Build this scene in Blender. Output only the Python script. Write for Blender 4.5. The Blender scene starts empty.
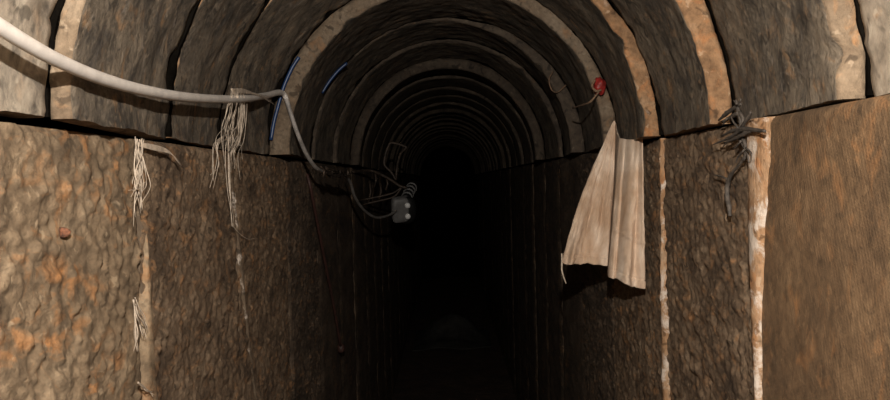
import bpy, math, random
import numpy as np
from mathutils import Matrix, Vector

random.seed(7)
rng = np.random.default_rng(11)
SC = bpy.context.scene
COL = SC.collection

# ------------------------------------------------------------------ camera
EYE = np.array([0.0, 0.0, 1.40])
FPX = 874.0
ROLL = 0.026
VPX, VPY = 448.0, 180.0


def basis():
    fy = np.array([(VPX - 445) / FPX, (200 - VPY) / FPX, -1.0])
    fy /= np.linalg.norm(fy)
    fx = np.array([math.cos(ROLL), math.sin(ROLL), 0.0])
    fx -= fy * fx.dot(fy)
    fx /= np.linalg.norm(fx)
    fz = np.cross(fx, fy)
    return np.array([fx, fy, fz])


RM = basis()
cam_d = bpy.data.cameras.new('camera')
cam = bpy.data.objects.new('camera', cam_d)
COL.objects.link(cam)
cam_d.sensor_fit = 'HORIZONTAL'
cam_d.sensor_width = 36.0
cam_d.lens = 36.0 * FPX / 890.0
cam_d.clip_start = 0.02
m4 = Matrix([list(RM[i]) + [EYE[i]] for i in range(3)] + [[0, 0, 0, 1]])
cam.matrix_world = m4
SC.camera = cam

# ------------------------------------------------------------------ world, flash, exposure
world = bpy.data.worlds.new('underground_dark')
SC.world = world
world.use_nodes = True
world.node_tree.nodes['Background'].inputs['Color'].default_value = (0.010, 0.008, 0.006, 1)
world.node_tree.nodes['Background'].inputs['Strength'].default_value = 0.02

fl = bpy.data.lights.new('camera_flash', 'SPOT')
fl.energy = 100.0
fl.color = (1.0, 0.93, 0.84)
fl.spot_size = math.radians(165)
fl.spot_blend = 0.25
fl.shadow_soft_size = 0.008
flo = bpy.data.objects.new('camera_flash', fl)
COL.objects.link(flo)
flo.location = (0.01, -0.02, 1.40 + 0.21)
flo.rotation_euler = (math.radians(89.0), 0, math.radians(1.0))

SC.view_settings.view_transform = 'Standard'
SC.view_settings.look = 'None'
SC.view_settings.exposure = 0.0
SC.view_settings.gamma = 1.0
SC.view_settings.use_curve_mapping = False

# ------------------------------------------------------------------ helpers


def ray(px, py):
    v = np.array([(px - 445.0) / FPX, (200.0 - py) / FPX, -1.0])
    return RM @ v


def at_y(px, py, y):
    d = ray(px, py)
    return EYE + d * (y / d[1])


def at_x(px, py, x):
    d = ray(px, py)
    return EYE + d * (x / d[0])


def at_floor(px, py, z=0.0):
    d = ray(px, py)
    return EYE + d * ((z - EYE[2]) / d[2])


def hsh(ix, iy, s):
    n = (ix.astype(np.int64) * 374761393 + iy.astype(np.int64) * 668265263 + s * 974634777) & 0x7fffffff
    n = ((n ^ (n >> 13)) * 1274126177) & 0x7fffffff
    n = n ^ (n >> 16)
    return (n & 0xffff) / 65535.0


def vnoise(x, y, s=0):
    x = np.asarray(x, float)
    y = np.asarray(y, float)
    ix, iy = np.floor(x), np.floor(y)
    fx, fy = x - ix, y - iy
    fx = fx * fx * (3 - 2 * fx)
    fy = fy * fy * (3 - 2 * fy)
    a, b = hsh(ix, iy, s), hsh(ix + 1, iy, s)
    c, d = hsh(ix, iy + 1, s), hsh(ix + 1, iy + 1, s)
    return (a + (b - a) * fx) * (1 - fy) + (c + (d - c) * fx) * fy


def fbm(x, y, s=0, o=4):
    t, a, n = 0, 0.5, 0
    for k in range(o):
        t = t + a * vnoise(x * 2 ** k, y * 2 ** k, s + 17 * k)
        n += a
        a *= 0.5
    return t / n - 0.5


def voro(x, y, s=0):
    ix, iy = np.floor(x), np.floor(y)
    best = np.full(np.shape(x), 9.0)
    idv = np.zeros(np.shape(x))
    for dx in (-1, 0, 1):
        for dy in (-1, 0, 1):
            cx, cy = ix + dx, iy + dy
            px = cx + hsh(cx, cy, s)
            py = cy + hsh(cx, cy, s + 5)
            d = np.hypot(px - x, py - y)
            idv = np.where(d < best, hsh(cx, cy, s + 9), idv)
            best = np.minimum(best, d)
    return best, idv


def link_mesh(name, verts, faces, mats, parent=None, smooth=True, mi=None, origin=None):
    verts = np.asarray(verts, float)
    if parent is not None:
        base = np.array(WORLD_LOC[parent.name])
    elif origin is not None:
        base = np.array(origin, float)
    else:
        base = np.zeros(3)
    me = bpy.data.meshes.new(name)
    me.from_pydata([tuple(v) for v in (verts - base)], [], [tuple(int(i) for i in f) for f in faces])
    for m in (mats if isinstance(mats, (list, tuple)) else [mats]):
        me.materials.append(m)
    if smooth:
        me.polygons.foreach_set('use_smooth', [True] * len(me.polygons))
    if mi is not None:
        me.polygons.foreach_set('material_index', [int(i) for i in mi])
    me.update()
    o = bpy.data.objects.new(name, me)
    COL.objects.link(o)
    if parent is not None:
        o.parent = parent
        WORLD_LOC[o.name] = base
    else:
        o.location = tuple(base)
        WORLD_LOC[o.name] = base
    return o


WORLD_LOC = {}


def empty(name, loc):
    o = bpy.data.objects.new(name, None)
    o.empty_display_size = 0.05
    COL.objects.link(o)
    o.location = tuple(loc)
    WORLD_LOC[o.name] = np.array(loc, float)
    return o


def tag(o, label, cat, group=None):
    o['label'] = label
    o['category'] = cat
    if group:
        o['group'] = group
    return o


def structure(o):
    o['kind'] = 'structure'
    return o


class MB:
    """collects shapes into one mesh"""

    def __init__(self):
        self.v, self.f = [], []

    def add(self, v, f):
        n = len(self.v)
        self.v += [tuple(p) for p in v]
        self.f += [tuple(i + n for i in q) for q in f]

    def build(self, name, mats, parent=None, smooth=True, origin=None):
        return link_mesh(name, self.v, self.f, mats, parent, smooth, None, origin)


def catmull(pts, n=8):
    P = [np.array(p, float) for p in pts]
    if len(P) < 3:
        return [P[0] + (P[-1] - P[0]) * t for t in np.linspace(0, 1, n + 1)]
    P = [2 * P[0] - P[1]] + P + [2 * P[-1] - P[-2]]
    out = []
    for i in range(1, len(P) - 2):
        a, b, c, d = P[i - 1:i + 3]
        for k in range(n):
            t = k / n
            out.append(0.5 * (2 * b + (c - a) * t + (2 * a - 5 * b + 4 * c - d) * t * t + (3 * b - a - 3 * c + d) * t ** 3))
    out.append(P[-2])
    return out


def tube(mb, pts, r, seg=8, rough=0.0, taper=None, seed=0):
    pts = [np.array(p, float) for p in pts]
    n = len(pts)
    R = [r] * n if np.isscalar(r) else list(np.interp(np.linspace(0, 1, n), np.linspace(0, 1, len(r)), r))
    T = []
    for i in range(n):
        t = pts[min(i + 1, n - 1)] - pts[max(i - 1, 0)]
        T.append(t / (np.linalg.norm(t) + 1e-12))
    up = np.array([0, 0, 1.0]) if abs(T[0][2]) < 0.9 else np.array([1.0, 0, 0])
    u = np.cross(T[0], up)
    u /= np.linalg.norm(u)
    V, F = [], []
    rs = np.random.default_rng(seed)
    for i in range(n):
        u = u - T[i] * u.dot(T[i])
        u /= np.linalg.norm(u) + 1e-12
        w = np.cross(T[i], u)
        for k in range(seg):
            a = 2 * math.pi * k / seg
            rr = R[i] * (1 + rough * (rs.random() - 0.5) * 2)
            V.append(pts[i] + (u * math.cos(a) + w * math.sin(a)) * rr)
    for i in range(n - 1):
        for k in range(seg):
            a, b = i * seg + k, i * seg + (k + 1) % seg
            F.append((a, b, b + seg, a + seg))
    F.append(tuple(range(seg - 1, -1, -1)))
    F.append(tuple((n - 1) * seg + k for k in range(seg)))
    mb.add(V, F)


# ------------------------------------------------------------------ materials
def nt(name):
    m = bpy.data.materials.new(name)
    m.use_nodes = True
    t = m.node_tree
    for n in list(t.nodes):
        t.nodes.remove(n)
    out = t.nodes.new('ShaderNodeOutputMaterial')
    b = t.nodes.new('ShaderNodeBsdfPrincipled')
    t.links.new(b.outputs[0], out.inputs[0])
    return m, t, b


def noise(t, co, scale, detail=5, rough=0.6, dist=0.0):
    n = t.nodes.new('ShaderNodeTexNoise')
    n.inputs['Scale'].default_value = scale
    n.inputs['Detail'].default_value = detail
    n.inputs['Roughness'].default_value = rough
    n.inputs['Distortion'].default_value = dist
    t.links.new(co, n.inputs['Vector'])
    return n.outputs['Fac']


def ramp(t, fac, stops):
    r = t.nodes.new('ShaderNodeValToRGB')
    e = r.color_ramp.elements
    while len(e) < len(stops):
        e.new(0.5)
    for el, (p, c) in zip(e, stops):
        el.position = p
        el.color = (c, c, c, 1) if np.isscalar(c) else (*c, 1)
    t.links.new(fac, r.inputs[0])
    return r.outputs[0]


def mix(t, fac, a, b, mode='MIX'):
    n = t.nodes.new('ShaderNodeMix')
    n.data_type = 'RGBA'
    n.blend_type = mode
    for s, v in ((n.inputs[0], fac), (n.inputs[6], a), (n.inputs[7], b)):
        if isinstance(v, bpy.types.NodeSocket):
            t.links.new(v, s)
        elif np.isscalar(v):
            s.default_value = v
        else:
            s.default_value = (*v, 1)
    return n.outputs[2]


def coords(t, scale=(1, 1, 1), rot=(0, 0, 0)):
    g = t.nodes.new('ShaderNodeNewGeometry')
    mp = t.nodes.new('ShaderNodeMapping')
    mp.inputs['Scale'].default_value = scale
    mp.inputs['Rotation'].default_value = rot
    t.links.new(g.outputs['Position'], mp.inputs['Vector'])
    return mp.outputs[0]


def bump(t, b, h, strength=0.5, dist=0.01):
    n = t.nodes.new('ShaderNodeBump')
    n.inputs['Strength'].default_value = strength
    n.inputs['Distance'].default_value = dist
    t.links.new(h, n.inputs['Height'])
    t.links.new(n.outputs[0], b.inputs['Normal'])


def concrete(name, dark, mid, light, accent, acc_amt=0.5, sc=1.0, stretch=(1, 1, 1), bmp=0.6, bdist=0.006,
             rough=0.85, white=0.0, weave=False, soot=0.0, pits=0.7, wlo=0.60, fleck=0.55):
    m, t, b = nt(name)
    co = coords(t, stretch)
    co0 = coords(t)
    n1 = noise(t, co, 9 * sc, 7, 0.65, 0.4)
    c = ramp(t, n1, [(0.30, dark), (0.5, mid), (0.72, light)])
    n2 = noise(t, co, 24 * sc, 5, 0.6, 0.8)
    a = ramp(t, n2, [(0.66 - 0.2 * acc_amt, 0.0), (0.80 - 0.15 * acc_amt, min(1.0, 0.4 + acc_amt))])
    n2b = noise(t, co0, 5, 3, 0.5)
    am = ramp(t, n2b, [(0.35, 0.25), (0.65, 1.0)])
    a = mix(t, 1.0, a, am, 'MULTIPLY')
    c = mix(t, a, c, accent)
    n3 = noise(t, co, 85 * sc, 4, 0.6)
    sp = ramp(t, n3, [(0.30, 0.55), (0.5, 1.0), (0.75, 1.35)])
    c = mix(t, 0.75, c, sp, 'MULTIPLY')
    nf = noise(t, co0, 48 * sc, 3, 0.5, 0.6)
    fl_ = ramp(t, nf, [(0.63, 0.0), (0.69, fleck)])
    c = mix(t, fl_, c, tuple(min(1, x * 1.25) for x in light))
    nd = noise(t, coords(t, (1, 1, 1.01)), 33 * sc, 3, 0.5, 0.8)
    dk = ramp(t, nd, [(0.33, pits), (0.40, 0.0)])
    c = mix(t, dk, c, tuple(x * 0.45 for x in dark))
    if soot:
        n5 = noise(t, co0, 14, 6, 0.7, 1.2)
        s = ramp(t, n5, [(0.5, 0.0), (0.62, soot)])
        c = mix(t, s, c, (0.022, 0.021, 0.022))
    if white:
        n4 = noise(t, co0, 22, 6, 0.7, 0.6)
        w = ramp(t, n4, [(wlo, 0.0), (wlo + 0.09, white)])
        c = mix(t, w, c, (0.55, 0.47, 0.40))
    t.links.new(c, b.inputs['Base Color'])
    b.inputs['Roughness'].default_value = rough
    b.inputs['Specular IOR Level'].default_value = 0.3
    h1 = noise(t, co, 45 * sc, 8, 0.7, 0.3)
    h2 = noise(t, co, 14 * sc, 3, 0.5)
    h = mix(t, 0.35, h1, h2)
    if weave:
        w1 = t.nodes.new('ShaderNodeTexWave')
        w1.wave_type = 'BANDS'
        w1.bands_direction = 'Y'
        w1.inputs['Scale'].default_value = 55
        w1.inputs['Distortion'].default_value = 1.2
        w2 = t.nodes.new('ShaderNodeTexWave')
        w2.bands_direction = 'Z'
        w2.inputs['Scale'].default_value = 80
        w2.inputs['Distortion'].default_value = 1.2
        cr = coords(t, (1, 1, 1), (0.35, 0, 0))
        t.links.new(cr, w1.inputs['Vector'])
        t.links.new(cr, w2.inputs['Vector'])
        ww = mix(t, 1.0, w1.outputs['Fac'], w2.outputs['Fac'], 'MULTIPLY')
        h = mix(t, 0.075, h, ww)
    bump(t, b, h, bmp, bdist)
    return m


def plain(name, col, rough=0.6, metal=0.0, var=0.25, sc=60, bmp=0.2, bdist=0.002, second=None):
    m, t, b = nt(name)
    co = coords(t)
    n1 = noise(t, co, sc, 5, 0.6)
    if second is None:
        second = tuple(c * (1 - var * 1.6) for c in col)
    c = ramp(t, n1, [(0.33, second), (0.62, col)])
    t.links.new(c, b.inputs['Base Color'])
    b.inputs['Roughness'].default_value = rough
    b.inputs['Metallic'].default_value = metal
    h = noise(t, co, sc * 3, 4, 0.6)
    bump(t, b, h, bmp, bdist)
    return m


M_panel_scallop = concrete('scalloped_concrete', (0.085, 0.060, 0.038), (0.20, 0.142, 0.088), (0.33, 0.25, 0.165), (0.42, 0.185, 0.06), 0.7, 1.2, (1, 0.6, 1), 0.9, 0.008, pits=0.4)
M_panel_rough = concrete('rough_brown_concrete', (0.045, 0.029, 0.018), (0.145, 0.097, 0.060), (0.24, 0.172, 0.112), (0.34, 0.17, 0.07), 0.65, 2.2, (1, 0.45, 0.8), 1.0, 0.010, pits=0.6)
M_panel_darker = concrete('darker_brown_concrete', (0.030, 0.021, 0.014), (0.080, 0.055, 0.036), (0.15, 0.105, 0.07), (0.22, 0.11, 0.045), 0.6, 1.8, (1, 0.35, 1), 1.0, 0.010)  # darker brown copy of the rough concrete, for deep panels and most edges
M_panel_weave = concrete('cloth_printed_concrete', (0.062, 0.041, 0.024), (0.125, 0.076, 0.040), (0.185, 0.116, 0.062), (0.31, 0.150, 0.06), 0.55, 1.2, (1, 0.8, 0.7), 0.7, 0.006, weave=True, pits=0.3, fleck=0.45)
M_soot = concrete('soot_stained_concrete', (0.045, 0.036, 0.027), (0.135, 0.109, 0.081), (0.215, 0.170, 0.122), (0.36, 0.20, 0.09), 0.52, 1.4, (1, 1, 1), 1.0, 0.012, rough=0.75, white=0.25, soot=0.6)
M_pale = concrete('pale_grey_concrete', (0.18, 0.15, 0.115), (0.29, 0.24, 0.185), (0.38, 0.33, 0.26), (0.42, 0.25, 0.13), 0.35, 0.8, (1, 1, 1), 0.5, 0.005, soot=0.5)
M_face = concrete('tan_concrete_end', (0.10, 0.068, 0.043), (0.20, 0.145, 0.095), (0.28, 0.215, 0.15), (0.34, 0.17, 0.07), 0.5, 1.2, (1, 1, 1), 0.9, 0.008)
M_face_falloff = concrete('falloff_darkened_concrete_end', (0.03, 0.022, 0.016), (0.065, 0.048, 0.034), (0.11, 0.085, 0.06), (0.11, 0.06, 0.03), 0.4, 1.0, (1, 1, 1), 0.6, 0.006)  # flash falloff painted in: darker copy of the tan ends for far rings
M_face_half_falloff = concrete('half_falloff_concrete_end', (0.07, 0.048, 0.031), (0.145, 0.105, 0.070), (0.20, 0.155, 0.11), (0.25, 0.125, 0.055), 0.5, 1.2, (1, 1, 1), 0.9, 0.008)  # tan end darkened partway, falloff put into the colour
M_face_orange = concrete('orange_clay_concrete_end', (0.12, 0.066, 0.033), (0.27, 0.155, 0.08), (0.36, 0.25, 0.16), (0.40, 0.155, 0.05), 0.65, 1.3, (1, 1, 1), 0.9, 0.008, white=0.3)
M_mortar = concrete('white_orange_mortar', (0.17, 0.085, 0.037), (0.31, 0.18, 0.095), (0.42, 0.30, 0.20), (0.42, 0.165, 0.05), 0.6, 1.6, (1, 1, 0.5), 0.9, 0.008, white=0.95, wlo=0.50)
M_mortar_grey = concrete('grey_white_mortar', (0.06, 0.042, 0.028), (0.12, 0.085, 0.055), (0.20, 0.15, 0.10), (0.25, 0.13, 0.06), 0.4, 1.5, (1, 1, 0.4), 0.8, 0.008, white=0.7, wlo=0.54)
M_earth_shade = plain('dark_earth_and_joint_shade', (0.006, 0.005, 0.004), 1.0, 0, 0.4, 20, 0.6, 0.01)  # near-black earth backing colour, also paints the shadow in ring joints
M_earth_shade.node_tree.nodes['Principled BSDF'].inputs['Specular IOR Level'].default_value = 0.0
M_floor = plain('reddish_dirt', (0.075, 0.040, 0.026), 0.95, 0, 0.3, 9, 0.8, 0.02)
M_cable = plain('dirty_white_sheath', (0.62, 0.575, 0.53), 0.55, 0, 0.12, 40, 0.1, 0.001)
M_cable_grey = plain('grey_dirty_sheath', (0.33, 0.30, 0.275), 0.6, 0, 0.3, 40, 0.1, 0.001)
M_fibre = plain('beige_fibre', (0.56, 0.46, 0.36), 0.9, 0, 0.3, 90, 0.2, 0.001)
M_blue = plain('blue_plastic', (0.010, 0.036, 0.115), 0.4, 0, 0.2, 50, 0.1, 0.001)
M_red = plain('red_plastic', (0.30, 0.022, 0.018), 0.45, 0, 0.4, 90, 0.3, 0.002)
M_wire = plain('dark_rusty_wire', (0.075, 0.060, 0.048), 0.7, 0.0, 0.4, 120, 0.6, 0.002)
M_rust = plain('rusty_steel_rod', (0.075, 0.05, 0.034), 0.6, 0.2, 0.5, 70, 0.5, 0.002)
M_brown = plain('dark_red_rubber', (0.055, 0.022, 0.016), 0.6, 0, 0.3, 60, 0.2, 0.001)
M_twine = plain('brown_twine', (0.20, 0.12, 0.07), 0.9, 0, 0.3, 200, 0.4, 0.001)
M_box = plain('grey_plastic', (0.16, 0.155, 0.15), 0.5, 0, 0.2, 50, 0.15, 0.001)
M_blk = plain('black_rubber', (0.012, 0.012, 0.012), 0.45, 0, 0.2, 50, 0.2, 0.001)
M_white = plain('white_plastic', (0.80, 0.79, 0.77), 0.4, 0, 0.05, 50, 0.05, 0.001)
M_sack = plain('grey_tarp', (0.055, 0.050, 0.043), 0.8, 0, 0.3, 14, 0.5, 0.01)


def cloth_material():
    m, t, b = nt('beige_sackcloth')
    co = coords(t, (1, 1, 0.25), (0, 0.1, 0))
    co0 = coords(t)
    n1 = noise(t, co, 26, 6, 0.6, 0.4)
    c = ramp(t, n1, [(0.3, (0.36, 0.235, 0.15)), (0.50, (0.60, 0.455, 0.34)), (0.68, (0.80, 0.66, 0.53))])
    n2 = noise(t, co0, 9, 4, 0.6)
    st = ramp(t, n2, [(0.42, 0.0), (0.64, 0.75)])
    c = mix(t, st, c, (0.44, 0.28, 0.17))
    t.links.new(c, b.inputs['Base Color'])
    b.inputs['Roughness'].default_value = 0.95
    w1 = t.nodes.new('ShaderNodeTexWave')
    w1.bands_direction = 'Z'
    w1.inputs['Scale'].default_value = 130
    w1.inputs['Distortion'].default_value = 2.0
    t.links.new(co0, w1.inputs['Vector'])
    h = mix(t, 0.35, noise(t, co, 60, 5, 0.7), w1.outputs['Fac'])
    bump(t, b, h, 0.5, 0.003)
    return m


M_cloth = cloth_material()

# ------------------------------------------------------------------ setting
HC = 1.40 + 0.070          # springing height
YEND = 12.6
Y_BEGIN = -0.42


def grid_faces(nu, nv, closed_v=False):
    F = []
    for i in range(nu - 1):
        for j in range(nv if closed_v else nv - 1):
            j2 = (j + 1) % nv
            F.append((i * nv + j, i * nv + j2, (i + 1) * nv + j2, (i + 1) * nv + j))
    return F


def slab(name, x0, x1, y0, y1, z0, z1, mat, parent=None):
    v = [(x, y, z) for x in (x0, x1) for y in (y0, y1) for z in (z0, z1)]
    f = [(0, 1, 3, 2), (4, 6, 7, 5), (0, 4, 5, 1), (2, 3, 7, 6), (0, 2, 6, 4), (1, 5, 7, 3)]
    return link_mesh(name, v, f, mat, parent, smooth=False)


# floor: uneven trodden dirt
fy = np.linspace(Y_BEGIN, YEND, 300)
fx = np.linspace(-0.56, 0.56, 36)
Yg, Xg = np.meshgrid(fy, fx, indexing='ij')
Zg = 0.030 * fbm(Xg * 5, Yg * 5, 3) + 0.012 * fbm(Xg * 22, Yg * 22, 9) - 0.002
fv = np.stack([Xg, Yg, Zg], -1).reshape(-1, 3)
nb = len(fv)
ff = grid_faces(300, 36)
ff = [f[::-1] for f in ff]
fv = np.vstack([fv, [[-0.56, Y_BEGIN, -0.12], [0.56, Y_BEGIN, -0.12], [0.56, YEND, -0.12], [-0.56, YEND, -0.12]]])
ff.append((nb, nb + 3, nb + 2, nb + 1))
floor = structure(link_mesh('floor', fv, ff, M_floor))

wall_left = structure(empty('wall_left', (-0.40, 0, 0)))
wall_right = structure(empty('wall_right', (0.40, 0, 0)))
ceiling = structure(empty('ceiling', (0, 0, HC)))

# raw earth behind the concrete lining
slab('earth_backing', -0.56, -0.52, Y_BEGIN, YEND, -0.1, 1.55, M_earth_shade, wall_left)
slab('earth_backing', 0.52, 0.56, Y_BEGIN, YEND, -0.1, 1.55, M_earth_shade, wall_right)
th = np.linspace(0, math.pi, 41)
ev = []
for y in (Y_BEGIN, YEND):
    for r in (0.53, 0.58):
        for a in th:
            ev.append((r * math.cos(a), y, HC + 0.02 + r * math.sin(a)))
ef = []
n = 41
for k in range(n - 1):
    ef.append((k, k + 1, 2 * n + k + 1, 2 * n + k))
    ef.append((n + k, 3 * n + k, 3 * n + k + 1, n + k + 1))
    ef.append((k, n + k, n + k + 1, k + 1))
    ef.append((2 * n + k, 2 * n + k + 1, 3 * n + k + 1, 3 * n + k))
link_mesh('earth_backing', ev, ef, M_earth_shade, ceiling)
wb = structure(slab('wall_back', -0.6, 0.6, YEND, YEND + 0.05, -0.12, 2.1, M_earth_shade))


# ---- wall panels
def panel(side, y0, y1, p0, p1, style, seed, mat, ztop=HC - 0.012, fine=True, lean=0.0):
    """one precast slab, x = side*0.40, proud by p0 at its near edge and p1 at its far edge"""
    parent = wall_left if side < 0 else wall_right
    nu = 110 if fine else 20
    if fine:
        vz = np.concatenate([np.linspace(0.0, 0.80, 60, endpoint=False), np.linspace(0.80, ztop, 170)])
    else:
        vz = np.linspace(0.0, ztop, 70)
    uy = np.linspace(0, 1, nu)
    U, V = np.meshgrid(uy, vz, indexing='ij')
    Y = y0 + (y1 - y0) * U
    jit = 0.006 * fbm(np.full_like(V, seed * 3.1), V * 9, seed)
    Y = Y + jit * (1 - U) + lean * (ztop - V) * 1.0
    prot = p0 + (p1 - p0) * U
    d = 0.006 * fbm(Y * 6, V * 6, seed)
    wx = Y + 0.020 * fbm(Y * 25, V * 25, seed + 2)
    wy = V + 0.020 * fbm(Y * 25, V * 25, seed + 3)
    if style == 'scallop':
        f1, idv = voro(wx * 44, wy * 62, seed)
        f2, _ = voro(wx * 85, wy * 110, seed + 4)
        d = d + 0.0075 * np.clip(0.75 - f1, 0, 1) * (0.05 + idv) + 0.0035 * (0.6 - f2) + 0.007 * fbm(Y * 50, V * 50, seed + 1)
    elif style == 'rough':
        sk = wy - 0.5 * wx
        f1, idv = voro(wx * 72, sk * 84, seed)
        d = d + 0.0062 * np.clip(0.8 - f1, 0, 1) * (0.1 + idv) + 0.010 * fbm(Y * 60, V * 60, seed + 1)
    elif style == 'soft':
        d = d + 0.0015 * fbm(Y * 40, V * 40, seed + 1) + 0.0006 * vnoise(Y * 120, V * 160, seed + 6)
    else:
        d = d + 0.010 * fbm(Y * 30, V * 45, seed + 1)
    # worn edges
    ed = np.minimum(np.minimum(U, 1 - U) * (y1 - y0), ztop - V)
    er = np.clip(1 - ed / (0.008 + 0.006 * vnoise(Y * 40, V * 40, seed + 8)), 0, 1)
    d = d - 0.006 * er ** 2
    X = side * (0.40 - prot - d)
    front = np.stack([X, Y, V], -1)
    nv = len(vz)
    verts = front.reshape(-1, 3)
    back = front.copy()
    back[..., 0] = side * 0.462
    # border loop
    loop = [(i, 0) for i in range(nu)] + [(nu - 1, j) for j in range(1, nv)] + [(i, nv - 1) for i in range(nu - 2, -1, -1)] + [(0, j) for j in range(nv - 2, 0, -1)]
    F = grid_faces(nu, nv)
    if side < 0:
        F = [f[::-1] for f in F]
    bl = [back[i, j] for i, j in loop]
    n0 = len(verts)
    verts = np.vstack([verts, bl])
    L = len(loop)
    # sharp break: duplicate the border so the edge faces shade on their own
    fl_ = [front[i, j] for i, j in loop]
    n1 = len(verts)
    verts = np.vstack([verts, fl_])
    mi = [0] * len(F)
    for k in range(L):
        k2 = (k + 1) % L
        q = (n1 + k, n1 + k2, n0 + k2, n0 + k)
        F.append(q if side > 0 else q[::-1])
        mi.append(1)
    F.append(tuple(n0 + k for k in range(L)) if side < 0 else tuple(n0 + k for k in reversed(range(L))))
    mi.append(0)
    return link_mesh('wall_panel', verts, F, [mat, M_mortar_grey if fine and y0 < 1.7 else M_panel_darker], parent, True, mi)


G = 0.006
left_seams = [-0.40, 0.115, 0.62, 1.124, 1.63, 2.14, 2.64]
right_seams = [-0.40, 0.11, 0.61, 1.12, 1.61, 2.13, 2.64]
while left_seams[-1] < 12.0:
    left_seams.append(left_seams[-1] + 0.5)
    right_seams.append(right_seams[-1] + 0.5)
for side, seams in ((-1, left_seams), (1, right_seams)):
    for k in range(len(seams) - 1):
        y0, y1 = seams[k] + G / 2, seams[k + 1] - G / 2
        far = k >= 6
        rs = random.Random(100 + k * 2 + (side > 0))
        p0, p1 = rs.uniform(0.000, 0.006), rs.uniform(-0.002, 0.004)
        style, mat = 'rough', M_panel_rough
        if side < 0:
            if k <= 2:
                style, mat, p0, p1 = 'scallop', M_panel_scallop, 0.0, 0.0
            elif k == 3:
                p0, p1 = 0.004, 0.002
            elif k == 4:
                p0, p1 = 0.003, 0.002
        else:
            if k <= 2:
                style, mat, p0, p1 = 'soft', M_panel_weave, 0.012, 0.012
            elif k == 3:
                p0, p1 = 0.006, 0.004
            elif k == 4:
                p0, p1 = 0.002, 0.002
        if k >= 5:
            mat = M_panel_darker
        if far:
            style = 'far'
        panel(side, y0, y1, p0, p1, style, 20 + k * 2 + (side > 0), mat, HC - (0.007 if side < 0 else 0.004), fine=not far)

# ---- arch rings: (L, R, b) half widths left / right and rise
RINGS = [
    # y0, front(L,R,b), back(L,R,b), inner material, end material
    (-0.40, (0.375, 0.385, 0.38), (0.392, 0.405, 0.40), 1, 0),
    (0.03, (0.375, 0.39, 0.38), (0.392, 0.405, 0.40), 1, 0),
    (0.45, (0.375, 0.39, 0.38), (0.390, 0.413, 0.40), 1, 0),
    (0.86, (0.370, 0.384, 0.375), (0.393, 0.4085, 0.40), 0, 0),
    (1.244, (0.3935, 0.3757, 0.385), (0.415, 0.388, 0.40), 0, 1),
    (1.60, (0.418, 0.360, 0.388), (0.407, 0.389, 0.40), 0, 1),
    (2.00, (0.360, 0.360, 0.37), (0.397, 0.400, 0.40), 0, 0),
    (2.55, (0.388, 0.360, 0.392), (0.395, 0.400, 0.41), 0, 0),
    (3.00, (0.380, 0.382, 0.400), (0.385, 0.385, 0.41), 0, 0),
    (3.45, (0.348, 0.350, 0.37), (0.39, 0.39, 0.41), 0, 0),
]
rs = random.Random(5)
yy = 3.97
while yy < 12.0:
    f = rs.uniform(0.368, 0.386)
    RINGS.append((yy, (f + rs.uniform(-.006, .006), f + rs.uniform(-.006, .006), f + 0.015), (0.392, 0.392, 0.408), 0, 0))
    yy += rs.uniform(0.42, 0.50)


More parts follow.
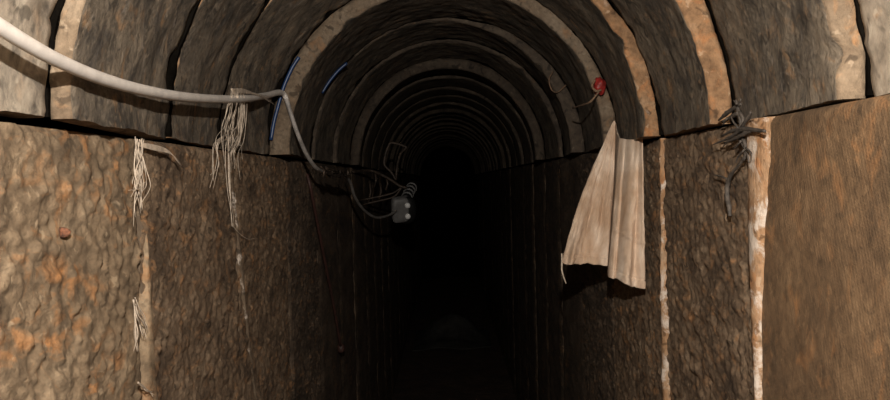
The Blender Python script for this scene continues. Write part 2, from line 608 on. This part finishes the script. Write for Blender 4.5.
def ring(y0, y1, Fr, Bk, prevBk, inner_m, face_m, seed, fine):
    nth = 170 if fine else 90
    nin = 40 if fine else 12
    nfa = 7 if fine else 4
    A = np.linspace(0, math.pi, nth)
    ch = 0.004

    def ell(p, a):
        cx, ax = (p[1] - p[0]) / 2, (p[1] + p[0]) / 2
        return np.stack([cx + ax * np.cos(a), p[2] * np.sin(a)], -1)
    out_f = tuple(p + 0.0 for p in prevBk)
    out_f = (out_f[0] + 0.002, out_f[1] + 0.002, out_f[2] + 0.002)
    out_f = tuple(max(o, f + 0.004) for o, f in zip(out_f, Fr))
    out_b = tuple(max(o, b + 0.03) for o, b in zip(out_f, Bk))
    E_f, E_b, E_of, E_ob = ell(Fr, A), ell(Bk, A), ell(out_f, A), ell(out_b, A)
    arc = A * 0.39
    rad = np.stack([np.cos(A), np.sin(A)], -1)
    prof = []   # list of (y array, xz array, tag)
    edge_j = 0.010 * fbm(arc * 14, np.full_like(arc, seed), seed) + 0.007 * fbm(arc * 55, np.full_like(arc, seed), seed + 1)
    chip = np.clip(vnoise(arc * 22, np.full_like(arc, seed + .5), seed + 2) - 0.72, 0, 1) * 0.05
    bk_j = 0.004 * fbm(arc * 12, np.full_like(arc, seed + 7.3), seed + 5) + 0.006 * fbm(arc * 60, np.full_like(arc, seed), seed + 6)
    chipb = np.clip(vnoise(arc * 16, np.full_like(arc, seed + .2), seed + 12) - 0.78, 0, 1) * 0.06
    for s in np.linspace(0, 1, nin):
        y = y0 + ch + edge_j * 0.5 * (1 - s) + (y1 - y0 - 2 * ch) * s
        xz = E_f * (1 - s) + E_b * s
        d = 0.009 * fbm(arc * 8, np.full_like(arc, y0 * 8 + s * 3), seed + 3) + 0.0055 * fbm(arc * 40, np.full_like(arc, 16 * s), seed + 4)
        e = max(0, 1 - s / 0.12)
        eb = max(0, (s - 0.90) / 0.10)
        d = d + chip * e * e + (bk_j + chipb) * eb
        prof.append((y + 0 * A, xz + rad * d[:, None], 0))
    last = prof[-1][1]
    prof.append((np.full(nth, y1), last + rad * ch, 1))
    prof.append((np.full(nth, y1), E_ob, 1))
    of_j = 0.012 * fbm(arc * 11, np.full_like(arc, seed + 3.3), seed + 8) + 0.006 * fbm(arc * 45, np.full_like(arc, seed), seed + 9)
    prof.append((np.full(nth, y0 + 0.02), E_of + rad * of_j[:, None], 1))
    first = prof[0][1]
    o = E_of + rad * (of_j[:, None])
    i_ = first + rad * ch
    # keep some face everywhere
    ro, ri = np.einsum('ij,ij->i', o - i_, rad), 0
    o = o + rad * np.clip(0.002 - ro, 0, None)[:, None]
    for s in np.linspace(0, 1, nfa):
        yj = y0 + 0.004 * fbm(arc * 40, np.full_like(arc, s * 2), seed + 10) + (0.006 if s == 0 else 0)
        prof.append((yj + 0 * A, o * (1 - s) + i_ * s, 1))
    n = len(prof)
    V = np.zeros((nth, n, 3))
    for j, (y, xz, _) in enumerate(prof):
        V[:, j, 0] = xz[:, 0]
        V[:, j, 1] = y
        V[:, j, 2] = HC + xz[:, 1]
    # ragged lower ends
    for e, i in ((0, 0), (1, nth - 1)):
        yl = V[i, :, 1]
        V[i, :, 2] += 0.006 * fbm(yl * 22, np.full(n, seed + e), seed + 13)
    F, mi = [], []
    for i in range(nth - 1):
        for j in range(n):
            j2 = (j + 1) % n
            F.append((i * n + j, (i + 1) * n + j, (i + 1) * n + j2, i * n + j2))
            mi.append(0 if (j < nin - 1) else 1)
    verts = V.reshape(-1, 3)
    n0 = len(verts)
    verts = np.vstack([verts, V[0], V[-1]])
    F.append(tuple(n0 + j for j in range(n)))
    F.append(tuple(n0 + n + j for j in reversed(range(n))))
    mi += [1, 1]
    return link_mesh('arch_ring', verts, F, [inner_m, face_m], ceiling, True, mi)


def joint_shade(yf, bk, seed):
    """near-black strip added to paint the shadow in the joint between two rings"""
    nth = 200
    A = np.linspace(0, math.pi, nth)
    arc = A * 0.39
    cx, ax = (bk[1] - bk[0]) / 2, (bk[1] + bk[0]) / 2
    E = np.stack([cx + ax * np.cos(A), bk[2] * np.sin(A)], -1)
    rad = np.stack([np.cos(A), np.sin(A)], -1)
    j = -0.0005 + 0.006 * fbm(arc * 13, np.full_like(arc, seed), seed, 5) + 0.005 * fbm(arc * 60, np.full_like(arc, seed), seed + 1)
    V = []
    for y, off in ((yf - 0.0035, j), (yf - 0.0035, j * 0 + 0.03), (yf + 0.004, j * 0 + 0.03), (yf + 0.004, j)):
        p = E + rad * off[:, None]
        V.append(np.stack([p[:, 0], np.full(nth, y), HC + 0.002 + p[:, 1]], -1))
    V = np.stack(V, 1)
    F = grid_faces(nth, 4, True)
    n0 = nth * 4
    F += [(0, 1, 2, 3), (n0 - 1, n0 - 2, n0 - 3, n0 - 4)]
    return link_mesh('joint_shade_strip', V.reshape(-1, 3), F, M_earth_shade, ceiling, False)


prev = (0.392, 0.405, 0.40)
for k, (y0, Fr, Bk, im, fm) in enumerate(RINGS):
    y1 = RINGS[k + 1][0] - 0.006 if k + 1 < len(RINGS) else 12.45
    ring(y0, y1, Fr, Bk, prev, M_pale if im else M_soot, M_face_orange if fm else (M_face if k < 6 else M_face_half_falloff if k < 7 else M_face_falloff), 40 + k * 15, k < 9)
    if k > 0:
        joint_shade(y0, prev, 400 + k * 7)  # added dark strip standing in for joint shadow
    prev = Bk


# ---- mortar squeezed out of the panel joints
def mortar(side, yc, widths, zs, prouds, mat, seed, parent, lean=0.0):
    zz = np.linspace(min(zs), max(zs), 260)
    order = np.argsort(zs)
    w = np.interp(zz, np.array(zs)[order], np.array(widths)[order])
    p = np.interp(zz, np.array(zs)[order], np.array(prouds)[order])
    nu = 9
    V = np.zeros((len(zz), nu, 3))
    for j, u in enumerate(np.linspace(-1, 1, nu)):
        y = yc + lean * (1.45 - zz) + u * w / 2 * (1 + 1.6 * fbm(zz * 9, np.full_like(zz, u + seed), seed, 6)) + 0.012 * fbm(zz * 5, np.full_like(zz, seed), seed + 4)
        pr = p * (1 - abs(u) ** 3) + 0.006 * fbm(zz * 40, np.full_like(zz, u * 3), seed + 1) * (1 - abs(u))
        V[:, j, 0] = side * (0.400 - pr + (0.018 if abs(u) == 1 else 0))
        V[:, j, 1] = y
        V[:, j, 2] = zz
    F = grid_faces(len(zz), nu)
    if side > 0:
        F = [f[::-1] for f in F]
    return link_mesh('mortar_strip', V.reshape(-1, 3), F, mat, parent)


mortar(1, 1.100, [0.095, 0.095, 0.070, 0.040, 0.026, 0.024], [1.466, 1.38, 1.30, 1.22, 1.12, 0.7], [0.021, 0.021, 0.021, 0.020, 0.020, 0.019], M_mortar, 71, wall_right)
mortar(1, 1.60, [0.008, 0.009, 0.014, 0.025, 0.023, 0.018], [1.466, 1.36, 1.25, 1.16, 1.0, 0.6], [0.012, 0.012, 0.014, 0.016, 0.016, 0.012], M_mortar, 72, wall_right)
mortar(-1, 1.585, [0.010, 0.014, 0.022, 0.018, 0.012], [1.44, 1.35, 1.25, 1.1, 0.7], [0.005, 0.008, 0.009, 0.007, 0.005], M_mortar_grey, 73, wall_left, 0.30)
mortar(-1, 1.135, [0.004, 0.010, 0.030, 0.045, 0.05], [1.40, 1.33, 1.25, 1.12, 0.8], [0.004, 0.007, 0.009, 0.010, 0.010], M_panel_scallop, 74, wall_left)

# ------------------------------------------------------------------ objects
# ---- white cable from the near left, tied at the arch, drooping to the lamp box
CABX = [(-14, 17, -.346), (0, 27, -.346), (30, 45.5, -.347), (60, 61.5, -.349), (100, 78, -.352), (140, 89.5, -.355), (180, 96.5, -.359), (215, 99, -.364), (245, 98.5, -.366), (266, 95.5, -.370)]
cpts = [at_x(px, py, x) for px, py, x in CABX]
cpts += [at_y(279, 92.5, 1.93), at_y(285, 96, 1.965), at_y(290, 111, 1.97), at_y(297, 132, 1.985), at_y(306, 153, 2.04), at_y(317, 168.5, 2.14),
         at_y(330, 173, 2.34), at_y(343, 175, 2.55), at_y(350, 182, 2.70), at_y(355, 197, 2.85), at_y(364, 210, 3.05), at_y(376, 217.5, 3.25), at_y(388, 215.5, 3.45), at_y(396, 211, 3.56)]
mb = MB()
tube(mb, catmull(cpts, 10), [0.0066] * 11 + [0.0056] + [0.0048] * 12, 14)
cable = mb.build('cable', [M_cable, M_cable_grey], origin=cpts[0])
for p in cable.data.polygons:
    p.material_index = 1 if p.index > 11.2 * 140 else 0
tag(cable, 'long white cable sagging along the left wall and drooping on to the grey box', 'cable')

# ---- blue plastic tubes showing in two arch joints
def blue(pixels, y, label):
    mb = MB()
    tube(mb, catmull([at_y(px, py, y) for px, py in pixels], 6), 0.0042, 10)
    o = mb.build('blue_tube', M_blue, origin=at_y(*pixels[-1], y))
    tag(o, label, 'tube', 'blue tubes in the arch joints')


blue([(299, 57), (295, 63), (291, 70), (284, 86), (279, 103), (274, 122), (271, 140)], 1.985, 'blue plastic tube caught in the arch joint right behind the cable tie')
blue([(347, 63), (338, 71), (329, 82), (322, 93)], 2.43, 'short blue plastic tube in the arch joint deeper than the cable tie')


# ---- frayed rope tufts
def tuft(name, strands, rad, mat, label, cat, origin):
    mb = MB()
    for k, pts in enumerate(strands):
        tube(mb, catmull(pts, 5), [rad, rad * .9, rad * 0.4], 5, seed=k)
    o = mb.build(name, mat, origin=origin)
    tag(o, label, cat, 'fibre tufts on the left wall')
    return o


def strand(pix, xf, jit, r, zj=0.004):
    out = []
    ox, oy = r.gauss(0, jit), r.gauss(0, jit * .6)
    for i, (px, py) in enumerate(pix):
        k = 0.4 + 0.6 * i / max(1, len(pix) - 1)
        out.append(at_x(px + ox * k + r.gauss(0, jit * .35), py + oy * k + r.gauss(0, jit * .35), xf + r.uniform(-zj, zj)))
    return out


r = random.Random(21)
S = []
for k in range(14):       # wraps round the cable
    a = r.uniform(228, 243)
    S.append([at_x(a, 90 + r.uniform(-3, 3), -.368), at_x(a + 1, 97, -.359), at_x(a + r.uniform(-3, 2), 106, -.366)])
for k in range(17):       # main hank
    x0 = r.uniform(229, 246)
    S.append(strand([(x0, 93), (x0 - 3, 112), (x0 - 6 + r.uniform(-3, 3), 128), (x0 - 8 + r.uniform(-4, 4), 140), (x0 - 8 + r.uniform(-5, 6), 143 + r.uniform(0, 28))], -.370, 3.4, r, .010))
for k in range(8):
    x0 = r.uniform(238, 249)
    S.append(strand([(x0, 96), (x0 - 1, 118), (x0 - 4, 138), (x0 - 10, 152), (x0 - 9 + r.uniform(-2, 2), 165 + r.uniform(-6, 14))], -.372, 2.4, r, .010))
for k in range(5):        # lower thin ends
    S.append(strand([(226, 135), (216 + r.uniform(-3, 3), 145), (213 + k * 1.4, 165), (211 + r.uniform(-2, 4), 182 + r.uniform(-8, 14))], -.380, 1.2, r))
for k in range(4):
    S.append(strand([(228, 130), (226 + k, 155), (228 + k, 190), (232, 215), (233, 226)], -.380, 1.0, r))
S.append([at_x(233, 226, -.388), at_x(240, 234, -.388), at_x(248, 239, -.387), at_x(256, 238, -.385)])
for k in range(6):        # ends sticking out to the right over the cable
    S.append([at_x(231, 89 + k, -.365), at_x(243, 89 + k * .8, -.360), at_x(254 + k, 93 + k * .6, -.360), at_x(268 + 2 * k, 96 + k * 2.2, -.362)])
tuft('fibre_tuft', S, 0.0007, M_fibre, 'beige frayed fibre hank wrapped over the white cable and hanging below it', 'fibre tuft', at_x(235, 95, -.37))

S = []
for k in range(15):
    x0 = r.uniform(134, 143)
    S.append(strand([(x0, 139), (x0 + r.uniform(-3, 3), 152), (x0 + r.uniform(-5, 4), 170), (x0 + r.uniform(-6, 5), 185), (138 + r.uniform(-5, 5), 190 + r.uniform(-8, 12))], -.383, 2.4, r, .008))
for k in range(6):
    x0 = r.uniform(134, 141)
    S.append(strand([(x0, 165), (x0 + r.uniform(-2, 4), 185), (138 + r.uniform(-3, 4), 205), (138 + r.uniform(-3, 4), 214 + r.uniform(-6, 14))], -.386, 1.2, r))
for k in range(6):
    S.append([at_x(140, 143 + k * .6, -.385), at_x(154, 145 + k, -.380), at_x(166 + k, 149 + k, -.377), at_x(174 + k, 156 + k * 1.5, -.377), at_x(179 + k * .6, 161 + k, -.380)])
tuft('fibre_tuft', S, 0.00065, M_fibre, 'beige frayed fibre tuft hanging from the left panel joint under the arch edge', 'fibre tuft', at_x(138, 140, -.39))

S = []
for k in range(8):
    y0 = 294 + r.uniform(0, 22)
    S.append(strand([(135.5, y0), (138, y0 + 8), (142 + r.uniform(-2, 4), y0 + 20), (143 + r.uniform(-3, 5), y0 + 26)], -.386, 1.0, r))
for k in range(5):
    S.append(strand([(134, 300), (135, 318), (135 + r.uniform(-2, 3), 335), (136 + r.uniform(-2, 3), 352)], -.387, 1.0, r))
tuft('fibre_tuft', S, 0.00065, M_fibre, 'small pale fibre tuft low down in the left panel joint', 'fibre tuft', at_x(137, 300, -.39))
S = []
for k in range(6):
    S.append(strand([(138, 383), (143, 387), (148 + r.uniform(-2, 2), 391), (153, 394 + r.uniform(-2, 4))], -.386, 1.0, r))
tuft('fibre_tuft', S, 0.00065, M_fibre, 'few pale fibres at the very bottom of the left panel joint', 'fibre tuft', at_x(138, 386, -.39))

# ---- rusty stub on the near left panel
mb = MB()
c = at_x(67, 232, -.393)
V, F = [], []
for i in range(7):
    la = math.pi / 2 * i / 6
    for k in range(14):
        a = 2 * math.pi * k / 14
        rr = 0.0048 * math.cos(la) * (1 + .25 * math.sin(3 * a + 1))
        V.append((c[0] - .006 + 0.010 * math.sin(la), c[1] + rr * math.cos(a), c[2] + rr * math.sin(a) * 1.1))
F = [(i * 14 + k, i * 14 + (k + 1) % 14, (i + 1) * 14 + (k + 1) % 14, (i + 1) * 14 + k) for i in range(6) for k in range(14)]
F.append(tuple(range(13, -1, -1)))
mb.add(V, F)
M_stub = plain('red_rust', (0.20, 0.075, 0.035), 0.8, 0, 0.5, 200, 0.5, 0.002)
o = mb.build('rusty_bolt', M_stub, origin=c)
tag(o, 'small rusty bolt stub sticking out of the near left wall panel', 'bolt')

# ---- dark twisted wire ties on the right arch foot
wt = empty('wire_tie', at_x(741, 130, .39))
tag(wt, 'dark twisted wire tie with a dangling end at the right arch joint', 'wire tie')


def xw(px, py, x=.378):
    return at_x(px, py, x)


mb = MB()
for pts, rad in (
    ([(736, 100), (738, 112), (741, 122), (742, 135), (746, 148), (744, 160)], [0.0014, 0.0024, 0.0030, 0.0024, 0.0019]),
    ([(741, 99), (738, 108), (743, 120), (740, 138), (747, 152), (749, 163)], [0.0011, 0.0019, 0.0022, 0.0019, 0.0011]),
    ([(719, 120), (727, 113), (736, 107), (741, 104)], [0.0016, 0.0032, 0.0026, 0.0014]),
    ([(722, 122), (731, 117), (739, 113)], [0.0014, 0.0029, 0.0029]),
):
    tube(mb, catmull([xw(*p) for p in pts], 5), rad, 8, 0.22, seed=len(pts))
mb.build('knot', M_wire, wt)
mb = MB()
for pts, rad in (
    ([(722, 136), (732, 131), (744, 129), (755, 130), (765, 131)], [0.0014, 0.0023, 0.0027, 0.0024, 0.0019]),
    ([(712, 145), (722, 141), (731, 137), (741, 130), (748, 133)], [0.0006, 0.0014, 0.0023, 0.0022, 0.0010]),
    ([(724, 143), (734, 139), (744, 134), (751, 131)], [0.0007, 0.0022, 0.0029, 0.0014]),
    ([(751, 112), (747, 119), (742, 127)], [0.0014, 0.0025, 0.0022]),
):
    tube(mb, catmull([xw(px, py, .372) for px, py in pts], 5), rad, 8, 0.22, seed=len(pts) + 3)
for pts in ([(738, 128), (733, 121), (731, 116)], [(742, 127), (747, 120), (753, 118)], [(741, 141), (736, 147), (733, 149)], [(746, 148), (751, 153), (751, 160)],
            [(744, 150), (738, 157), (736, 163)], [(737, 104), (733, 100)], [(727, 118), (722, 126)], [(734, 134), (722, 148)]):
    tube(mb, catmull([xw(px, py, .373) for px, py in pts], 4), [0.0016, 0.0012, 0.0005], 6, 0.25, seed=len(pts))
mb.build('cross_strand', M_wire, wt)
mb = MB()
tube(mb, catmull([xw(*p) for p in [(745, 155), (740, 164), (733, 172), (728, 182), (727, 195), (729, 206), (730, 216)]], 6), [0.0012, 0.0016, 0.0022, 0.0032, 0.0033, 0.0032, 0.0024], 9, 0.2, seed=4)
tube(mb, catmull([xw(*p) for p in [(714, 175), (720, 176), (727, 179)]], 4), [0.0007, 0.0014, 0.0014], 6, 0.2)
mb.build('dangling_end', M_wire, wt)

# ---- hanging cloth
NU, NV = 90, 110
# columns: bottom pixel, top pixel and depth at the bottom
ub = [0.0, 0.10, 0.30, 0.50, 0.56, 0.60, 0.66, 0.80, 0.92, 1.0]
bx = [562, 570, 588, 606, 613, 609, 608, 620, 634, 643]
by = [263, 264, 263, 266, 264, 266, 276, 281, 288, 288]
bd = [1.90, 1.885, 1.90, 1.88, 1.89, 1.84, 1.75, 1.71, 1.69, 1.71]
tx = [612, 613, 614, 615, 616, 617, 619.5, 628, 637, 642]
ty = [125, 123, 121, 121, 124, 130, 138, 139.5, 139.5, 139]
td = [1.972, 1.972, 1.972, 1.972, 1.965, 1.90, 1.80, 1.76, 1.73, 1.71]
V = np.zeros((NU, NV, 3))
for i, u in enumerate(np.linspace(0, 1, NU)):
    T = at_y(np.interp(u, ub, tx), np.interp(u, ub, ty), np.interp(u, ub, td))
    B = at_y(np.interp(u, ub, bx), np.interp(u, ub, by), np.interp(u, ub, bd))
    for j, v in enumerate(np.linspace(0, 1, NV)):
        p = T + (B - T) * v
        p = p + np.array([-0.022 * math.sin(v * 3.1) * max(0, 0.5 - u) + 0.006 * float(fbm(np.array(v * 5.), np.array(u * 2.), 61, 3)) * (1 - u), 0, 0])
        amp = 0.35 if u < .55 else 1.0
        fold = 0.006 * amp * math.sin(u * 34 + 1.5 * v + 2.5 * float(fbm(np.array(u * 6.), np.array(v * 2.), 12, 2))) * (0.35 + 0.65 * math.sin(min(1, v * 1.3) * 1.57)) + 0.004 * math.sin(u * 71 + 2 + 2 * v) * (1.1 - v) * amp
        fold += 0.007 * float(fbm(np.array(u * 14. + v * 5.), np.array(v * 7.), 91, 4)) + 0.009 * (0 if u < .6 else math.sin((u - .6) * 42 + .8 * v)) * (.4 + .6 * v)
        fold += 0.006 * float(fbm(np.array(u * 26. + 3), np.array(v * 16. + u * 8.), 97, 4))
        fold += 0.024 * float(fbm(np.array(u * 9.0), np.array(v * 1.6), 5, 3)) + 0.004 * float(fbm(np.array(u * 22.), np.array(v * 9.), 8, 3))
        wr = 0.0045 * math.exp(-((v - 0.655 - 0.10 * (u - .62)) / 0.012) ** 2) * (1 if u > .60 else 0)
        hem = 0.003 * (1 if v > 0.945 else 0) - 0.003 * math.exp(-((v - 0.945) / 0.006) ** 2)
        p = p + np.array([0, fold * min(1, .25 + v) - wr - hem, 0])
        p = p + np.array([0, 0, 0.006 * float(fbm(np.array(u * 14.), np.array(0.), 3, 3)) * v])
        V[i, j] = p
# push off the wall
V[..., 0] = np.minimum(V[..., 0], 0.389)
F = [f[::-1] for f in grid_faces(NU, NV)]
cl = empty('hanging_cloth', at_y(616, 123, 1.972))
tag(cl, 'dirty beige cloth hanging folded from the right arch edge', 'cloth')
sheet = link_mesh('sheet', V.reshape(-1, 3), F, M_cloth, cl)
sm = sheet.modifiers.new('thickness', 'SOLIDIFY')
sm.thickness = 0.0018
sm.offset = 0
mb = MB()
B0 = V[0, -1]
tube(mb, catmull([B0 + np.array([0, 0, .02]), B0, B0 + np.array([-.001, -.002, -.015]), B0 + np.array([.003, 0, -.032]), B0 + np.array([.008, 0, -.046])], 5), [.0016, .0022, .0018, .0018, .001], 6)
mb.build('loose_thread', M_fibre, cl)

# ---- red cap with twine at the right arch joint
rc = empty('red_cap', at_y(599, 86, 1.99))
tag(rc, 'crumpled red plastic cap stuck in the right arch joint with brown twine', 'cap')
c = at_y(599.5, 86, 1.972)
V, F = [], []
NLA, NLO = 16, 24
for i in range(NLA + 1):
    la = -math.pi / 2 + math.pi * i / NLA
    for k in range(NLO):
        a = 2 * math.pi * k / NLO
        q = 1 + 0.5 * float(fbm(np.array(math.cos(a) * 1.6 + 5), np.array(math.sin(a) * 1.6 + la * 1.7), 31, 3))
        q *= 1 + .10 * math.sin(5 * a + 2 * la)
        V.append((c[0] + .015 * q * math.cos(la) * math.cos(a), c[1] + .014 * q * math.cos(la) * math.sin(a), c[2] + .0175 * q * math.sin(la)))
F = [(i * NLO + k, i * NLO + (k + 1) % NLO, (i + 1) * NLO + (k + 1) % NLO, (i + 1) * NLO + k) for i in range(NLA) for k in range(NLO)]
link_mesh('cap_body', V, F, M_red, rc)
mb = MB()
tube(mb, catmull([at_y(600, 90, 1.965), at_y(597, 94, 1.955), at_y(590, 102, 1.96), at_y(582, 105, 2.02), at_y(573, 108, 2.14)], 6), .0021, 7, .15)
tube(mb, catmull([at_y(595, 80, 1.958), at_y(592, 86, 1.952), at_y(596, 91, 1.952), at_y(601, 90, 1.955)], 6), .0026, 7, .15)
mb.build('twine', M_twine, rc)

# thin twine loop on a deeper arch
mb = MB()
tube(mb, catmull([at_y(553, 71, 2.52), at_y(549, 80, 2.50), at_y(552, 90, 2.50), at_y(558, 92, 2.52), at_y(566, 85, 2.53)], 7), .0020, 7, .15)
o = mb.build('twine_loop', M_twine, origin=at_y(553, 71, 2.52))
tag(o, 'thin brown twine loop on a deeper arch, up left of the red cap', 'twine')

# ---- dark cord hanging down the left wall
mb = MB()
pp = [at_x(307, 174, -.392), at_x(311, 190, -.382), at_x(318, 226, -.380), at_x(325, 262, -.380), at_x(333, 302, -.380), at_x(341, 348, -.380)]
tube(mb, catmull(pp, 6), .0046, 8)
ho = empty('rubber_hose', pp[0])
tag(ho, 'thin dark reddish hose slanting down the left wall, ending in a knob', 'hose')
mb.build('hose_line', M_brown, ho)
mb = MB()
e = pp[-1]
tube(mb, [e + np.array([0, 0, .016]), e + np.array([0, 0, .010]), e, e + np.array([0, 0, -.012]), e + np.array([0, 0, -.017])], [.005, .011, .013, .011, .004], 10)
mb.build('end_knob', M_brown, ho)

# ---- wire knots where the cable crosses under the arch
mb = MB()
r = random.Random(4)
for k in range(9):
    a = r.uniform(316, 336)
    y = np.interp(a, [316, 352], [2.12, 2.66])
    tube(mb, catmull([at_y(a, 169 + r.uniform(-3, 4), y - .01), at_y(a + 6, 172 + r.uniform(-4, 4), y + .04), at_y(a + 13, 173 + r.uniform(-4, 4), y + .14), at_y(a + 18, 174 + r.uniform(-3, 4), y + .2)], 4), .0022, 6, .2, seed=k)
for k in range(4):
    a = 322 + k * 8
    y = np.interp(a, [316, 352], [2.12, 2.66])
    tube(mb, catmull([at_y(a, 168, y), at_y(a + 2, 171, y - .03), at_y(a + 1, 177, y - .02), at_y(a - 2, 175, y + .02)], 4), .0024, 6, .2, seed=k)
o = mb.build('binding_wire', M_rust, origin=at_y(330, 173, 2.34))
tag(o, 'tangle of thin wire binding the cable below the arch on the left', 'wire')

# ---- bent rod rack on the left wall
rk = empty('rod_rack', at_y(368, 182, 3.75))
tag(rk, 'rusty bent rod rack on the left wall above the grey box', 'rack')
mb = MB()
tube(mb, catmull([at_y(396, 180, 3.72), at_y(391, 172, 3.72), at_y(384.5, 165, 3.72), at_y(385, 156, 3.72), at_y(388, 147, 3.72), at_y(390.5, 143, 3.72), at_y(396, 143.5, 3.72), at_y(404, 146, 3.72), at_y(406, 148, 3.72), at_y(401, 153, 3.73), at_y(398, 162, 3.74), at_y(396.5, 172, 3.75), at_y(396, 180, 3.74)], 5), .0052, 8)
mb.build('loop', M_rust, rk)
mb = MB()
tube(mb, catmull([at_x(352, 172, -.395), at_y(369, 170.5, 3.75), at_y(380, 174, 3.74), at_y(391, 180, 3.73), at_y(400, 186, 3.72), at_y(407, 188, 3.72)], 5), .0060, 8)
mb.build('arm', M_rust, rk)
for pts in ([(364, 199.5), (374, 197.5), (384, 195.5), (394, 192.5), (402, 187)], [(365, 204), (376, 201.5), (387, 199), (395, 196), (402, 187)]):
    mb = MB()
    tube(mb, catmull([at_x(pts[0][0] - 6, pts[0][1] + 1, -.395)] + [at_y(px, py, 3.74) for px, py in pts], 5), .0042, 8)
    mb.build('rail', M_rust, rk)
for px, a, b in ((369.5, 181, 202), (375, 173, 187), (380, 183, 199), (386.5, 178, 190)):
    mb = MB()
    tube(mb, [at_y(px, a, 3.745), at_y(px + 1.2, (a + b) / 2, 3.742), at_y(px - .8, b, 3.745)], .0044, 8)
    mb.build('rung', M_rust, rk)

# ---- grey box with ribbed hose
bxo = empty('lamp_box', at_y(401, 222, 3.62))
tag(bxo, 'grey plastic box with two white plugs and a black ribbed hose at the cable end', 'electrical box')


def rounded_box(mb, c, ax, ay, az, hx, hy, hz, p=5.0, n=20):
    V, F = [], []
    for i in range(n + 1):
        la = -math.pi / 2 + math.pi * i / n
        for k in range(2 * n):
            lo = math.pi * k / n
            d = np.array([math.cos(la) * math.cos(lo), math.cos(la) * math.sin(lo), math.sin(la)])
            s = (abs(d[0]) ** p + abs(d[1]) ** p + abs(d[2]) ** p) ** (-1 / p)
            q = d * s
            V.append(c + ax * q[0] * hx + ay * q[1] * hy + az * q[2] * hz)
    for i in range(n):
        for k in range(2 * n):
            F.append((i * 2 * n + k, i * 2 * n + (k + 1) % (2 * n), (i + 1) * 2 * n + (k + 1) % (2 * n), (i + 1) * 2 * n + k))
    mb.add(V, F)


ax = np.array([0.95, 0.28, 0.10])
ax /= np.linalg.norm(ax)
az = np.array([0.30, -0.30, 0.90])
az -= ax * az.dot(ax)
az /= np.linalg.norm(az)
ay = np.cross(az, ax)
cb = at_y(400, 209.5, 3.62)
mb = MB()
rounded_box(mb, cb, ax, ay, az, .036, .022, .055, 5)
mb.build('box_body', M_box, bxo)
for dz in (.026, -.024):
    mb = MB()
    q = cb + ax * .026 + az * dz - ay * .016
    tube(mb, [q, q - ay * .010, q - ay * .016, q - ay * .018], [.0115, .0115, .010, .004], 14)
    mb.build('white_plug', M_white, bxo)
mb = MB()
h0 = cb + ax * .034 + ay * .018 - az * .030
rounded_box(mb, h0 + ax * .006 + ay * .03, ax, ay, az, .042, .03, .06, 2.6)
mb.build('lamp_shell', M_blk, bxo)
hp = catmull([cb + ay * .02 + az * .03, at_y(404, 203, 3.67), at_y(407, 197, 3.72), at_y(410, 190.5, 3.80), at_y(413, 185, 3.88)], 10)
mb = MB()
tube(mb, hp, .021, 12)
mb.build('hose', M_blk, bxo)
for k in range(10, len(hp) - 3, 5):
    mb = MB()
    d = hp[k + 1] - hp[k]
    d /= np.linalg.norm(d)
    tube(mb, [hp[k] - d * .005, hp[k] - d * .003, hp[k] + d * .003, hp[k] + d * .005], [.021, .0245, .0245, .021], 14)
    o = mb.build('hose_rib', M_box, bxo)
    o['label'] = 'grey ring round the hose'

# ---- crumpled sheet across the dirt floor
NX, NY = 60, 50
V = np.zeros((NX, NY, 3))
c = at_floor(452, 340)
for i, u in enumerate(np.linspace(-1, 1, NX)):
    for j, v in enumerate(np.linspace(-1, 1, NY)):
        env = max(0, 1 - (abs(u) ** 2.2)) * max(0, 1 - abs(v) ** 2)
        n1 = float(fbm(np.array(u * 2.2 + 3), np.array(v * 2.2), 44, 4))
        ridge = math.exp(-((v + .25 * u - .1) / .35) ** 2)
        z = 0.012 + env * (0.05 + 0.15 * ridge * (1 - .5 * abs(u - .1)) + .16 * n1)
        V[i, j] = (c[0] + u * .33 * (1 + .08 * n1), c[1] + v * .45 * (1 + .1 * math.sin(u * 5)), max(0.006, z))
F = grid_faces(NX, NY)
F = [f[::-1] for f in F]
sh = link_mesh('crumpled_sheet', V.reshape(-1, 3), F, M_sack, origin=(c[0], c[1], 0))
s2 = sh.modifiers.new('thickness', 'SOLIDIFY')
s2.thickness = 0.006
tag(sh, 'crumpled dark grey sheet heaped across the dirt floor deep in the tunnel', 'sheet')
